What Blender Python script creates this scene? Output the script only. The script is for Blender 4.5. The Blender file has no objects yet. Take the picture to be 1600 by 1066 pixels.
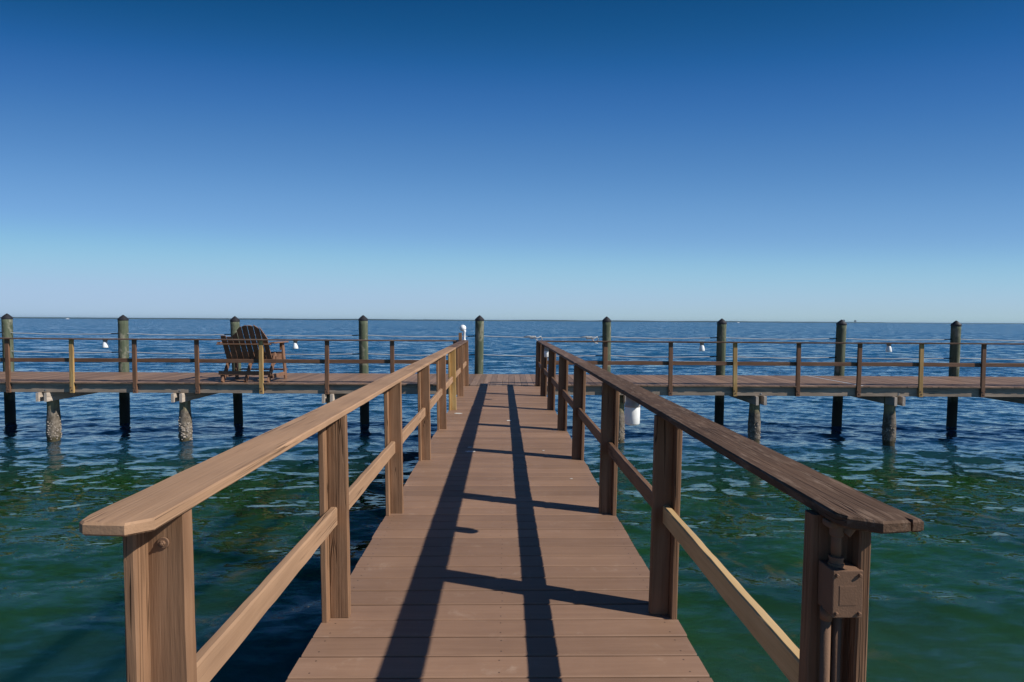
import bpy, bmesh, math, random
import numpy as np
from mathutils import Vector, Matrix
from mathutils import noise as mnoise
random.seed(11)
rng = np.random.default_rng(5)
sc = bpy.context.scene
COL = sc.collection
R = math.radians
WATER_Z = -1.35

# ------------------------------------------------------------------ objects
def link(o):
    COL.objects.link(o)
    return o

def tag(o, label=None, cat=None, group=None, kind=None):
    if label: o["label"] = label
    if cat: o["category"] = cat
    if group: o["group"] = group
    if kind: o["kind"] = kind
    return o

def empty(name, loc=(0, 0, 0), rz=0.0):
    o = bpy.data.objects.new(name, None)
    o.empty_display_size = .1
    o.location = loc
    o.rotation_euler = (0, 0, rz)
    return link(o)

def obj(name, bm, mat, parent=None, smooth=False, loc=None):
    me = bpy.data.meshes.new(name)
    bmesh.ops.recalc_face_normals(bm, faces=bm.faces[:])
    bm.to_mesh(me)
    bm.free()
    me.materials.append(mat)
    if smooth:
        for p in me.polygons: p.use_smooth = True
    o = bpy.data.objects.new(name, me)
    if loc is not None: o.location = loc
    link(o)
    if parent is not None: o.parent = parent
    return o

def copy_tree(o, parent=None):
    c = o.copy()
    COL.objects.link(c)
    c.parent = parent
    for ch in list(o.children): copy_tree(ch, c)
    return c

# ------------------------------------------------------------------ shapes
def plank(bm, p0, p1, w, t, up=(0, 0, 1), ch=.004, seg=None, jit=.0007, sway=.0015):
    """A sawn timber with eased, slightly uneven edges from p0 to p1; w across, t along up."""
    p0, p1 = Vector(p0), Vector(p1)
    a = p1 - p0
    L = a.length
    a = a / L
    u = Vector(up)
    u = (u - a * u.dot(a)).normalized()
    s = a.cross(u)
    n = seg or max(2, min(60, int(L / .07)))
    W, T, c = w / 2, t / 2, min(ch, w * .3, t * .3)
    prof = [(-W + c, -T), (W - c, -T), (W, -T + c), (W, T - c), (W - c, T), (-W + c, T), (-W, T - c), (-W, -T + c)]
    ph = random.uniform(0, 100)
    rings = []
    for i in range(n + 1):
        x = L * i / n
        ox = mnoise.noise((x * 1.3, ph, 0)) * sway
        oz = mnoise.noise((x * 1.3, ph, 7)) * sway * .6
        ring = []
        for k, (x1, z1) in enumerate(prof):
            j1 = mnoise.noise((x * 9, ph + k // 2 * 3.1, 3)) * jit * 1.6
            j2 = mnoise.noise((x * 9, ph + k // 2 * 3.1, 9)) * jit * 1.6
            ring.append(bm.verts.new(p0 + a * x + s * (x1 + ox + j1) + u * (z1 + oz + j2)))
        rings.append(ring)
    for i in range(n):
        for k in range(8):
            bm.faces.new((rings[i][k], rings[i][(k + 1) % 8], rings[i + 1][(k + 1) % 8], rings[i + 1][k]))
    bm.faces.new(rings[0])
    bm.faces.new(rings[-1])

def box(bm, c, s, ch=.003, m=None):
    """A bevelled box, centre c and full size s."""
    t = bmesh.new()
    bmesh.ops.create_cube(t, size=1)
    bmesh.ops.scale(t, vec=s, verts=t.verts)
    if ch: bmesh.ops.bevel(t, geom=t.edges[:], offset=ch, segments=2, affect='EDGES', profile=.6)
    M = Matrix.Translation(c) @ (m if m is not None else Matrix())
    vs = [bm.verts.new(M @ v.co) for v in t.verts]
    t.verts.index_update()
    for f in t.faces: bm.faces.new([vs[v.index] for v in f.verts])
    t.free()

def prism(bm, pts, z0, z1, ch=.004):
    """A board whose plan outline is pts (x, y), with eased edges."""
    n = len(pts)
    area = sum(pts[i][0] * pts[(i + 1) % n][1] - pts[(i + 1) % n][0] * pts[i][1] for i in range(n))
    sg = 1 if area > 0 else -1
    ins = []
    for i in range(n):
        a, b, c = Vector(pts[i - 1]), Vector(pts[i]), Vector(pts[(i + 1) % n])
        d1, d2 = (b - a).normalized(), (c - b).normalized()
        n1, n2 = Vector((-d1.y, d1.x)) * sg, Vector((-d2.y, d2.x)) * sg
        m = (n1 + n2)
        m = m / max(.4, m.length) / max(.5, (n1.normalized().dot(m.normalized())))
        ins.append(b + m * ch)
    loops = []
    for z, off in ((z0, 1), (z0 + ch, 0), (z1 - ch, 0), (z1, 1)):
        loops.append([bm.verts.new((*(ins[i] if off else pts[i]), z)) for i in range(n)])
    for L0, L1 in zip(loops, loops[1:]):
        for i in range(n):
            bm.faces.new((L0[i], L0[(i + 1) % n], L1[(i + 1) % n], L1[i]))
    bm.faces.new(loops[0])
    bm.faces.new(loops[-1])

def lathe(bm, prof, c=(0, 0, 0), n=24, axis='Z', m=None, wob=0., ph=0.):
    M = m if m is not None else Matrix()
    rings = []
    for r, z in prof:
        ring = []
        for k in range(n):
            a = 2 * math.pi * k / n
            rr = r * (1 + (wob * mnoise.noise((math.cos(a) * 1.5 + ph, math.sin(a) * 1.5, z * 2.2)) if wob else 0))
            x, y = rr * math.cos(a), rr * math.sin(a)
            v = Vector((x, y, z)) if axis == 'Z' else (Vector((z, x, y)) if axis == 'X' else Vector((x, z, y)))
            ring.append(bm.verts.new(Vector(c) + M @ v))
        rings.append(ring)
    for A, B in zip(rings, rings[1:]):
        for k in range(n):
            bm.faces.new((A[k], A[(k + 1) % n], B[(k + 1) % n], B[k]))
    bm.faces.new(rings[0])
    bm.faces.new(rings[-1])

def tube(bm, pts, r, n=8):
    pts = [Vector(p) for p in pts]
    rings = []
    for i, p in enumerate(pts):
        t = (pts[min(i + 1, len(pts) - 1)] - pts[max(i - 1, 0)]).normalized()
        ref = Vector((0, 0, 1)) if abs(t.z) < .9 else Vector((0, 1, 0))
        s = t.cross(ref).normalized()
        u = s.cross(t)
        rings.append([bm.verts.new(p + (s * math.cos(2 * math.pi * k / n) + u * math.sin(2 * math.pi * k / n)) * r) for k in range(n)])
    for A, B in zip(rings, rings[1:]):
        for k in range(n):
            bm.faces.new((A[k], A[(k + 1) % n], B[(k + 1) % n], B[k]))
    bm.faces.new(rings[0])
    bm.faces.new(rings[-1])

# ------------------------------------------------------------------ materials
class NT:
    def __init__(s, name):
        s.m = bpy.data.materials.new(name)
        s.m.use_nodes = True
        s.t = s.m.node_tree
        s.b = s.t.nodes["Principled BSDF"]
    def n(s, typ, **kw):
        nd = s.t.nodes.new(typ)
        for k, v in kw.items():
            if k.startswith("i_"):
                nd.inputs[k[2:].replace("_", " ")].default_value = v
            else:
                setattr(nd, k, v)
        return nd
    def l(s, a, b): s.t.links.new(a, b)
    def math(s, op, a, b=None, c=None, clamp=False):
        nd = s.t.nodes.new("ShaderNodeMath")
        nd.operation = op
        nd.use_clamp = clamp
        for i, v in enumerate((a, b, c)):
            if v is None: continue
            if isinstance(v, (int, float)): nd.inputs[i].default_value = v
            else: s.l(v, nd.inputs[i])
        return nd.outputs[0]
    def vmath(s, op, a, b):
        nd = s.t.nodes.new("ShaderNodeVectorMath")
        nd.operation = op
        for i, v in enumerate((a, b)):
            if isinstance(v, tuple): nd.inputs[i].default_value = v
            else: s.l(v, nd.inputs[i])
        return nd.outputs[0]
    def noise(s, vec, scale, detail=4, rough=.55, dist=0.):
        nd = s.n("ShaderNodeTexNoise")
        nd.inputs["Scale"].default_value = scale
        nd.inputs["Detail"].default_value = detail
        nd.inputs["Roughness"].default_value = rough
        nd.inputs["Distortion"].default_value = dist
        s.l(vec, nd.inputs["Vector"])
        return nd.outputs["Fac"]
    def ramp(s, fac, a, b, va=0., vb=1.):
        nd = s.n("ShaderNodeMapRange", clamp=True)
        nd.inputs[1].default_value, nd.inputs[2].default_value = a, b
        nd.inputs[3].default_value, nd.inputs[4].default_value = va, vb
        s.l(fac, nd.inputs[0])
        return nd.outputs[0]
    def mix(s, fac, a, b, mode='MIX'):
        nd = s.n("ShaderNodeMix", data_type='RGBA', blend_type=mode)
        for i, v in ((0, fac), (6, a), (7, b)):
            if isinstance(v, (int, float)): nd.inputs[i].default_value = v
            elif isinstance(v, tuple): nd.inputs[i].default_value = (*v, 1)
            else: s.l(v, nd.inputs[i])
        return nd.outputs[2]
    def bump(s, h, dist, strength=1., prev=None):
        nd = s.n("ShaderNodeBump")
        nd.inputs["Strength"].default_value = strength
        nd.inputs["Distance"].default_value = dist
        s.l(h, nd.inputs["Height"])
        if prev is not None: s.l(prev, nd.inputs["Normal"])
        return nd.outputs[0]

WOODS = {}
def wood(name, base, dark, axis, rough=.62, grain=1., crack=1., pale=None, paleamt=.0, bumpd=.0018, var=.25, spec=.2, lines=.5, ps=(1.5, 9)):
    key = name + axis
    if key in WOODS: return WOODS[key]
    k = NT(key)
    tc = k.n("ShaderNodeTexCoord").outputs["Object"]
    geo = k.n("ShaderNodeNewGeometry")
    rnd = geo.outputs["Random Per Island"]
    oi = k.n("ShaderNodeObjectInfo").outputs["Random"]
    r2 = k.math('ADD', k.math('MULTIPLY', rnd, 37.), k.math('MULTIPLY', oi, 53.))
    cx = k.n("ShaderNodeCombineXYZ")
    for i in range(3): k.l(r2, cx.inputs[i])
    co = k.vmath('ADD', tc, cx.outputs[0])
    def sc_(al, ac):
        v = [ac] * 3
        v['XYZ'.index(axis)] = al
        return k.vmath('MULTIPLY', co, tuple(v))
    A = k.noise(sc_(1.1, 16), 1., 5, .6, .9)
    F = k.noise(sc_(7, 150), 1., 3, .6, .2)
    M = k.noise(sc_(2.2, 42), 1., 3, .5, .5)
    B = k.noise(co, 3.1, 3, .5)
    D = k.noise(sc_(.55, 17), 1., 3, .55, .35)
    cr = k.ramp(k.math('ABSOLUTE', k.math('SUBTRACT', D, .5)), 0.003, .014, 1., 0.)
    crm = k.ramp(k.noise(sc_(1.6, 6), 1., 2), .5, .62)
    cr = k.math('MULTIPLY', k.math('MULTIPLY', cr, crm), crack, clamp=True)
    E = k.noise(sc_(.35, 46), 1., 2, .5, .25)
    ln = k.ramp(k.math('ABSOLUTE', k.math('SUBTRACT', E, .5)), .008, .035, 1., 0.)
    ln = k.math('MULTIPLY', ln, k.ramp(k.noise(sc_(.9, 5), 1., 2), .42, .6))
    nsp = k.n("ShaderNodeSeparateXYZ")
    k.l(geo.outputs["Normal"], nsp.inputs[0])
    side = k.ramp(k.math('ABSOLUTE', nsp.outputs['XYZ'.index(axis)]), .35, .6, 1., 0.)
    ln = k.math('MULTIPLY', ln, side)
    cr = k.math('MULTIPLY', cr, side)
    g = k.math('MULTIPLY', k.ramp(A, .35, .72), .75 * grain, clamp=True)
    c = k.mix(g, base, dark)
    c = k.mix(k.math('MULTIPLY', k.ramp(M, .5, .75), .35 * grain), c, dark)
    c = k.mix(k.math('MULTIPLY', ln, .55 * lines), c, tuple(x * .45 for x in dark))
    if pale:
        c = k.mix(k.math('MULTIPLY', k.ramp(k.noise(sc_(*ps), 1., 5, .65), .52, .66), paleamt), c, pale)
    c = k.mix(1., c, k.mix(k.ramp(B, .3, .7), (.86, .86, .86), (1.1, 1.09, 1.07)), 'MULTIPLY')
    vv = k.math('ADD', 1 - var / 2, k.math('MULTIPLY', rnd, var))
    vc = k.n("ShaderNodeCombineXYZ")
    for i in range(3): k.l(vv, vc.inputs[i])
    c = k.mix(1., c, vc.outputs[0], 'MULTIPLY')
    c = k.mix(k.math('MULTIPLY', cr, .8), c, tuple(x * .2 for x in dark))
    k.l(c, k.b.inputs["Base Color"])
    k.b.inputs["Roughness"].default_value = rough
    k.b.inputs["Specular IOR Level"].default_value = spec
    h = k.math('ADD', k.math('MULTIPLY', A, .6), k.math('ADD', k.math('MULTIPLY', M, .5), k.math('MULTIPLY', F, .5)))
    h = k.math('SUBTRACT', h, k.math('ADD', k.math('MULTIPLY', cr, 1.6), k.math('MULTIPLY', ln, .5 * lines)))
    k.l(k.bump(h, bumpd), k.b.inputs["Normal"])
    WOODS[key] = k.m
    return k.m

def deck_mat(name, base, dark, axis, pitch=None, phase=0., screws=True, pale=None, paleamt=.4, var=.16, drop=.0, bumpd=.0012):
    """Painted deck boards: faint grain along the board, scuffs, screw heads, a few droppings."""
    k = NT(name)
    tc = k.n("ShaderNodeTexCoord").outputs["Object"]
    rnd = k.n("ShaderNodeNewGeometry").outputs["Random Per Island"]
    r2 = k.math('MULTIPLY', rnd, 37.)
    cx = k.n("ShaderNodeCombineXYZ")
    k.l(r2, cx.inputs[0]); k.l(r2, cx.inputs[1])
    co = k.vmath('ADD', tc, cx.outputs[0])
    def sc_(al, ac):
        v = [ac] * 3
        v['XYZ'.index(axis)] = al
        return k.vmath('MULTIPLY', co, tuple(v))
    A = k.noise(sc_(1.3, 26), 1., 5, .6, .6)
    F = k.noise(sc_(8, 170), 1., 3, .6)
    B = k.noise(tc, 1.7, 5, .6)
    P = k.noise(tc, 7., 6, .7, .6)
    c = k.mix(k.math('MULTIPLY', k.ramp(A, .35, .75), .6), base, dark)
    c = k.mix(k.math('MULTIPLY', k.ramp(F, .45, .8), .3), c, dark)
    c = k.mix(1., c, k.mix(k.ramp(B, .3, .7), (.88, .87, .87), (1.08, 1.08, 1.07)), 'MULTIPLY')
    if pale:
        sc1 = k.math('MULTIPLY', k.ramp(P, .56, .74), k.ramp(k.noise(sc_(3, 12), 1., 3), .45, .65))
        c = k.mix(k.math('MULTIPLY', sc1, paleamt), c, pale)
    vv = k.math('ADD', 1 - var / 2, k.math('MULTIPLY', rnd, var))
    vc = k.n("ShaderNodeCombineXYZ")
    for i in range(3): k.l(vv, vc.inputs[i])
    c = k.mix(1., c, vc.outputs[0], 'MULTIPLY')
    sx = k.n("ShaderNodeSeparateXYZ")
    k.l(tc, sx.inputs[0])
    if screws:
        x, y = sx.outputs[0], sx.outputs[1]
        if axis == 'Y': x, y = y, x
        f = k.math('FRACT', k.math('DIVIDE', k.math('SUBTRACT', y, phase), pitch))
        dy = k.math('MULTIPLY', k.math('SUBTRACT', k.math('PINGPONG', f, .5), .22), pitch)
        wob = k.math('MULTIPLY', k.math('SUBTRACT', rnd, .5), .016)
        ax = k.math('ADD', k.math('ABSOLUTE', x), wob)
        dx = k.math('SUBTRACT', ax, .765)
        dx2 = k.math('ADD', x, wob)
        d1 = k.math('SQRT', k.math('ADD', k.math('MULTIPLY', dx, dx), k.math('MULTIPLY', dy, dy)))
        d2 = k.math('SQRT', k.math('ADD', k.math('MULTIPLY', dx2, dx2), k.math('MULTIPLY', dy, dy)))
        s = k.ramp(k.math('MINIMUM', d1, d2), .0032, .0046, 1., 0.)
        c = k.mix(k.math('MULTIPLY', s, .75), c, (.03, .02, .016))
    if drop:
        vo = k.n("ShaderNodeTexVoronoi")
        vo.inputs["Scale"].default_value = 1.9
        k.l(k.vmath('ADD', tc, (3.3, 1.7, 0)), vo.inputs["Vector"])
        sel = k.math('GREATER_THAN', k.n("ShaderNodeSeparateColor").outputs[0], .5)
        sp = k.n("ShaderNodeSeparateColor")
        k.l(vo.outputs["Color"], sp.inputs[0])
        sel = k.math('GREATER_THAN', sp.outputs[0], 1 - drop)
        d = k.math('ADD', vo.outputs["Distance"], k.math('MULTIPLY', k.math('SUBTRACT', k.noise(tc, 60., 3), .5), .05))
        dm = k.math('MULTIPLY', k.ramp(d, .018, .03, 1., 0.), sel)
        c = k.mix(k.math('MULTIPLY', dm, .8), c, (.62, .6, .54))
    k.l(c, k.b.inputs["Base Color"])
    k.b.inputs["Roughness"].default_value = .62
    k.b.inputs["Specular IOR Level"].default_value = .32
    h = k.math('ADD', k.math('MULTIPLY', A, .7), k.math('MULTIPLY', F, .6))
    k.l(k.bump(h, bumpd), k.b.inputs["Normal"])
    return k.m

def plain(name, col, rough=.5, metal=0., var=.12, scale=12., bumpd=.0005, spec=.5):
    k = NT(name)
    tc = k.n("ShaderNodeTexCoord").outputs["Object"]
    N = k.noise(tc, scale, 5, .6)
    c = k.mix(N, tuple(x * (1 - var) for x in col), tuple(min(1, x * (1 + var)) for x in col))
    k.l(c, k.b.inputs["Base Color"])
    k.b.inputs["Roughness"].default_value = rough
    k.b.inputs["Metallic"].default_value = metal
    k.b.inputs["Specular IOR Level"].default_value = spec
    k.l(k.bump(k.noise(tc, scale * 8, 3), bumpd), k.b.inputs["Normal"])
    return k.m

BROWN, BROWN_D = (.385, .238, .143), (.275, .163, .095)
POSTC, POSTD = (.30, .172, .098), (.16, .084, .045)
DARKB, DARKD = (.125, .074, .046), (.055, .031, .019)
def W_paint(ax): return wood("painted_wood_", BROWN, BROWN_D, ax, crack=.8, lines=.28, rough=.75)
def W_post(ax): return wood("post_wood_", POSTC, POSTD, ax, crack=1., bumpd=.0022, lines=1.)
def W_pier(ax): return wood("pier_post_wood_", (.205, .112, .068), (.11, .056, .032), ax, crack=.8, bumpd=.0018)
def W_postshade(ax): return wood("shaded_post_wood_", (.235, .132, .076), (.12, .062, .034), ax, crack=1., bumpd=.0022, lines=1.)  # post wood darkened: shade on the right-hand railing put into the colour
def W_dark(ax): return wood("dark_rail_wood_", DARKB, DARKD, ax, crack=.45, pale=(.22, .15, .105), paleamt=.7, bumpd=.0042, lines=.7, ps=(9, 48), rough=.8, spec=.2)
def W_mid(ax): return wood("worn_rail_wood_", (.19, .115, .08), (.085, .05, .036), ax, pale=(.3, .21, .15), paleamt=.5, bumpd=.0025, rough=.75, spec=.25)
def W_new(ax): return wood("new_pine_", (.66, .46, .235), (.46, .285, .12), ax, crack=.25, bumpd=.0008, var=.1)
def W_yellow(ax): return wood("yellow_treated_", (.47, .30, .115), (.29, .165, .06), ax, pale=(.58, .42, .19), paleamt=.6, crack=.5, bumpd=.001, var=.1)
def W_grey(ax): return wood("grey_weathered_", (.40, .315, .24), (.20, .155, .115), ax, crack=.8, bumpd=.0022, rough=.85, spec=.15)
def W_beam(ax): return wood("weathered_beam_", (.56, .48, .40), (.34, .27, .21), ax, crack=.8, bumpd=.002, rough=.85, spec=.15)
def W_chair(ax): return wood("chair_wood_", (.25, .138, .086), (.13, .068, .041), ax, crack=.4, bumpd=.001, rough=.55)

M_walk = deck_mat("walkway_boards", (.295, .178, .114), (.21, .122, .076), 'X', .1445, 2.622 - .1445 * 30, True, (.44, .32, .235), .6, .30, drop=.05)
M_pierdeck = deck_mat("pier_boards", (.265, .164, .106), (.14, .083, .054), 'Y', .14, 0, False, (.38, .28, .21), .6, .5, drop=.16, bumpd=.002)
M_mouth = deck_mat("weathered_pier_boards", (.30, .2, .14), (.12, .072, .05), 'Y', .14, 0, False, (.5, .4, .3), .7, .45, drop=.2, bumpd=.003)
M_steel = plain("bolt_steel", (.34, .31, .29), .45, .7, .3, 60)
M_rust = plain("rusty_bolt", (.18, .10, .07), .7, .2, .4, 90)
M_paintedmetal = plain("brown_painted_metal", (.20, .116, .072), .75, 0, .15, 30, .0006, .15)
M_whiteplastic = plain("white_plastic", (.9, .9, .88), .35, 0, .03, 8)
M_greycap = plain("lamp_cap_grey", (.38, .35, .33), .5, .2, .15, 20)
M_black = plain("black_cap_plastic", (.022, .022, .025), .5, 0, .3, 14)
M_rope = plain("white_rope", (.52, .52, .50), .85, 0, .12, 60, .002, .2)
M_blackrope = plain("black_tie", (.012, .012, .014), .8, 0, .2, 60, .002, .2)
M_drop = plain("chalky_white", (.66, .64, .58), .9, 0, .15, 40, .001, .1)

def piling_mat():
    k = NT("green_weathered_piling")
    tc = k.n("ShaderNodeTexCoord").outputs["Object"]
    rnd = k.n("ShaderNodeObjectInfo").outputs["Random"]
    cx = k.n("ShaderNodeCombineXYZ")
    k.l(k.math('MULTIPLY', rnd, 40.), cx.inputs[0])
    co = k.vmath('ADD', tc, cx.outputs[0])
    A = k.noise(k.vmath('MULTIPLY', co, (14, 14, 1.2)), 1., 5, .6, .5)
    F = k.noise(k.vmath('MULTIPLY', co, (70, 70, 4)), 1., 4, .65)
    B = k.noise(k.vmath('MULTIPLY', co, (5, 5, 3)), 1., 5, .65)
    c = k.mix(k.ramp(A, .35, .68), (.125, .14, .092), (.055, .076, .046))
    c = k.mix(k.ramp(B, .54, .64), c, (.22, .215, .16))
    c = k.mix(k.math('MULTIPLY', k.ramp(F, .5, .75), .6), c, (.045, .055, .035))
    z = k.n("ShaderNodeSeparateXYZ")
    k.l(tc, z.inputs[0])
    zz = k.math('ADD', z.outputs[2], k.math('MULTIPLY', k.math('SUBTRACT', B, .5), .5))
    c = k.mix(k.ramp(zz, -.75, -.45, 1., 0.), c, (.04, .043, .036))
    k.l(c, k.b.inputs["Base Color"])
    k.b.inputs["Roughness"].default_value = .85
    k.b.inputs["Specular IOR Level"].default_value = .2
    k.l(k.bump(k.math('ADD', A, F), .006), k.b.inputs["Normal"])
    return k.m
def support_mat():
    k = NT("barnacled_support_pile")
    tc = k.n("ShaderNodeTexCoord").outputs["Object"]
    rnd = k.n("ShaderNodeObjectInfo").outputs["Random"]
    cx = k.n("ShaderNodeCombineXYZ")
    k.l(k.math('MULTIPLY', rnd, 40.), cx.inputs[0])
    co = k.vmath('ADD', tc, cx.outputs[0])
    A = k.noise(k.vmath('MULTIPLY', co, (16, 16, 2)), 1., 5, .6, .5)
    B = k.noise(co, 9., 5, .7)
    c = k.mix(k.ramp(A, .35, .68), (.34, .285, .165), (.17, .15, .085))
    z = k.n("ShaderNodeSeparateXYZ")
    k.l(tc, z.inputs[0])
    zz = k.math('ADD', z.outputs[2], k.math('MULTIPLY', k.math('SUBTRACT', B, .5), .25))
    lo = k.ramp(zz, -.68, -.58, 1., 0.)
    c = k.mix(lo, c, k.mix(k.ramp(B, .4, .62), (.11, .09, .068), (.23, .195, .155)))
    c = k.mix(k.ramp(zz, -1.28, -1.18, 1., 0.), c, (.07, .06, .035))
    k.l(c, k.b.inputs["Base Color"])
    k.b.inputs["Roughness"].default_value = .9
    k.b.inputs["Specular IOR Level"].default_value = .15
    k.l(k.bump(k.math('ADD', A, k.math('MULTIPLY', B, 1.5)), .012), k.b.inputs["Normal"])
    return k.m
M_piling = piling_mat()
M_support = support_mat()
M_barn = plain("barnacle_shell", (.36, .31, .26), .9, 0, .4, 30, .004, .1)

# ------------------------------------------------------------------ water
def water_mat():
    k = NT("sea_water")
    geo = k.n("ShaderNodeNewGeometry")
    P = geo.outputs["Position"]
    sp = k.n("ShaderNodeSeparateXYZ")
    k.l(P, sp.inputs[0])
    X, Y = sp.outputs[0], sp.outputs[1]
    P2 = k.vmath('MULTIPLY', P, (1, 1, 0))
    # depth of the water: shallow green inshore, blue further out
    L = k.noise(P2, .16, 3, .5)
    G = k.noise(P2, .55, 4, .6, .4)
    yy = k.math('ADD', Y, k.math('MULTIPLY', k.math('SUBTRACT', L, .5), 9.))
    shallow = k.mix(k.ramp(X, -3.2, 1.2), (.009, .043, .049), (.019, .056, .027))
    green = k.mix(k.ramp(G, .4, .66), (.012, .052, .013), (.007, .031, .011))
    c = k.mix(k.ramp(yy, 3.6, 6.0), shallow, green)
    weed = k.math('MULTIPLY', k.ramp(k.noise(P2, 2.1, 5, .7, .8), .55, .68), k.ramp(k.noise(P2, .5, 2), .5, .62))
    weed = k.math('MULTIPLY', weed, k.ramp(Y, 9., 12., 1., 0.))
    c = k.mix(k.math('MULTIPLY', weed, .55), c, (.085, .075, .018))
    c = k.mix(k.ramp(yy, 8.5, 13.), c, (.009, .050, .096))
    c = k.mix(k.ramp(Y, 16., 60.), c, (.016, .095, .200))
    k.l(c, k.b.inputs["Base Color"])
    k.b.inputs["IOR"].default_value = 1.33
    k.b.inputs["Roughness"].default_value = .035
    # ripples everywhere as slopes, and the longer waves where the mesh is flat
    far = k.ramp(Y, 26., 40.)
    gust = k.ramp(k.noise(k.vmath('MULTIPLY', P2, (.014, .05, 1)), 1., 4, .6), .3, .7, .7, 1.25)
    calm = k.ramp(yy, 2.5, 10., .55, 1.)
    def slope(sx, sy, det, amp):
        nd = k.n("ShaderNodeTexNoise")
        nd.inputs["Scale"].default_value = 1.
        nd.inputs["Detail"].default_value = det
        nd.inputs["Roughness"].default_value = .6
        nd.inputs["Distortion"].default_value = .4
        k.l(k.vmath('MULTIPLY', P2, (sx, sy, 1)), nd.inputs["Vector"])
        v = k.vmath('SUBTRACT', nd.outputs["Color"], (.5, .5, .5))
        return k.vmath('MULTIPLY', v, (amp * .6, amp, 0))
    def scl(v, f):
        nd = k.n("ShaderNodeVectorMath", operation='SCALE')
        k.l(v, nd.inputs[0]); k.l(f, nd.inputs["Scale"])
        return nd.outputs[0]
    s1 = scl(slope(3.4, 9.5, 4, .62), k.math('MULTIPLY', gust, calm))
    s2 = scl(slope(.55, 1.9, 4, 1.9), k.math('MULTIPLY', far, gust))
    s3 = scl(slope(1.3, 4.2, 4, .30), k.ramp(Y, 4., 10., 0., 1.))
    bias = k.n('ShaderNodeCombineXYZ')
    k.l(k.math('MULTIPLY', far, -.20), bias.inputs[1])
    s3 = k.vmath('ADD', s3, bias.outputs[0])
    nn = k.vmath('ADD', k.vmath('ADD', geo.outputs["Normal"], s1), k.vmath('ADD', s2, s3))
    nz = k.n("ShaderNodeVectorMath", operation='NORMALIZE')
    k.l(nn, nz.inputs[0])
    k.l(nz.outputs[0], k.b.inputs["Normal"])
    k.b.subsurface_method = 'BURLEY'
    k.b.inputs["Subsurface Weight"].default_value = 1.0
    k.b.inputs["Subsurface Radius"].default_value = (.5, 1., 1.)
    k.b.inputs["Subsurface Scale"].default_value = 1.5
    return k.m

def build_water():
    x0, x1, y0, y1, d = -34., 34., -4., 42., .075
    nx, ny = int((x1 - x0) / d) + 1, int((y1 - y0) / d) + 1
    xs, ys = np.linspace(x0, x1, nx), np.linspace(y0, y1, ny)
    X, Y = np.meshgrid(xs, ys)
    Z = np.zeros_like(X); DX = np.zeros_like(X); DY = np.zeros_like(X)
    N = 84
    for i in range(N):
        lam = .22 * (1.9 / .22) ** ((i + rng.random()) / N)
        kk = 2 * math.pi / lam
        th = math.radians(-96 + rng.normal() * (26 + 14 * (lam < .9)))
        slope = .096 * math.sqrt(2. / N) * (1.0 if lam < 1.1 else .8)
        a = slope / kk
        ph = rng.random() * 6.283
        arg = kk * (X * math.cos(th) + Y * math.sin(th)) + ph
        s, c = np.sin(arg), np.cos(arg)
        Z += a * c
        DX -= .75 * a * s * math.cos(th)
        DY -= .75 * a * s * math.sin(th)
    # wave groups and the lee of the pier give uneven patches
    env = 1 + .28 * np.sin(X * .31 + 1.3 * np.sin(Y * .17)) * np.sin(Y * .23 + .7 * np.sin(X * .21 + 1.))
    env *= np.clip((Y - 2.5) / 9, .0, 1) * .72 + .28
    ed = np.minimum(np.minimum(X - x0, x1 - X), np.minimum(Y - y0, (y1 - Y) * .55))
    env *= np.clip(ed / 7., 0, 1)
    V = np.stack([X + DX * env, Y + DY * env, WATER_Z + Z * env], -1).reshape(-1, 3)
    idx = np.arange(nx * ny).reshape(ny, nx)
    q = np.stack([idx[:-1, :-1], idx[:-1, 1:], idx[1:, 1:], idx[1:, :-1]], -1).reshape(-1, 4)
    FAR = 40000.
    base = len(V)
    ex = np.array([[-FAR, -3000, WATER_Z], [FAR, -3000, WATER_Z], [FAR, FAR, WATER_Z], [-FAR, FAR, WATER_Z],
                   [x0, y0, WATER_Z], [x1, y0, WATER_Z], [x1, y1, WATER_Z], [x0, y1, WATER_Z]])
    V = np.vstack([V, ex])
    b = base
    ring = np.array([[b, b + 1, b + 5, b + 4], [b + 1, b + 2, b + 6, b + 5], [b + 2, b + 3, b + 7, b + 6], [b + 3, b, b + 4, b + 7]])
    q = np.vstack([q, ring])
    me = bpy.data.meshes.new("water")
    me.vertices.add(len(V)); me.vertices.foreach_set("co", V.astype(np.float32).ravel())
    me.loops.add(q.size); me.loops.foreach_set("vertex_index", q.astype(np.int32).ravel())
    me.polygons.add(len(q))
    me.polygons.foreach_set("loop_start", np.arange(0, q.size, 4, dtype=np.int32))
    me.polygons.foreach_set("loop_total", np.full(len(q), 4, dtype=np.int32))
    me.polygons.foreach_set("use_smooth", np.ones(len(q), dtype=bool))
    me.update(); me.validate()
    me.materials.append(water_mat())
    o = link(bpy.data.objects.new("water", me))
    tag(o, "rippled sea, green close in and blue towards the horizon", "water", kind="structure")
build_water()

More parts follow.
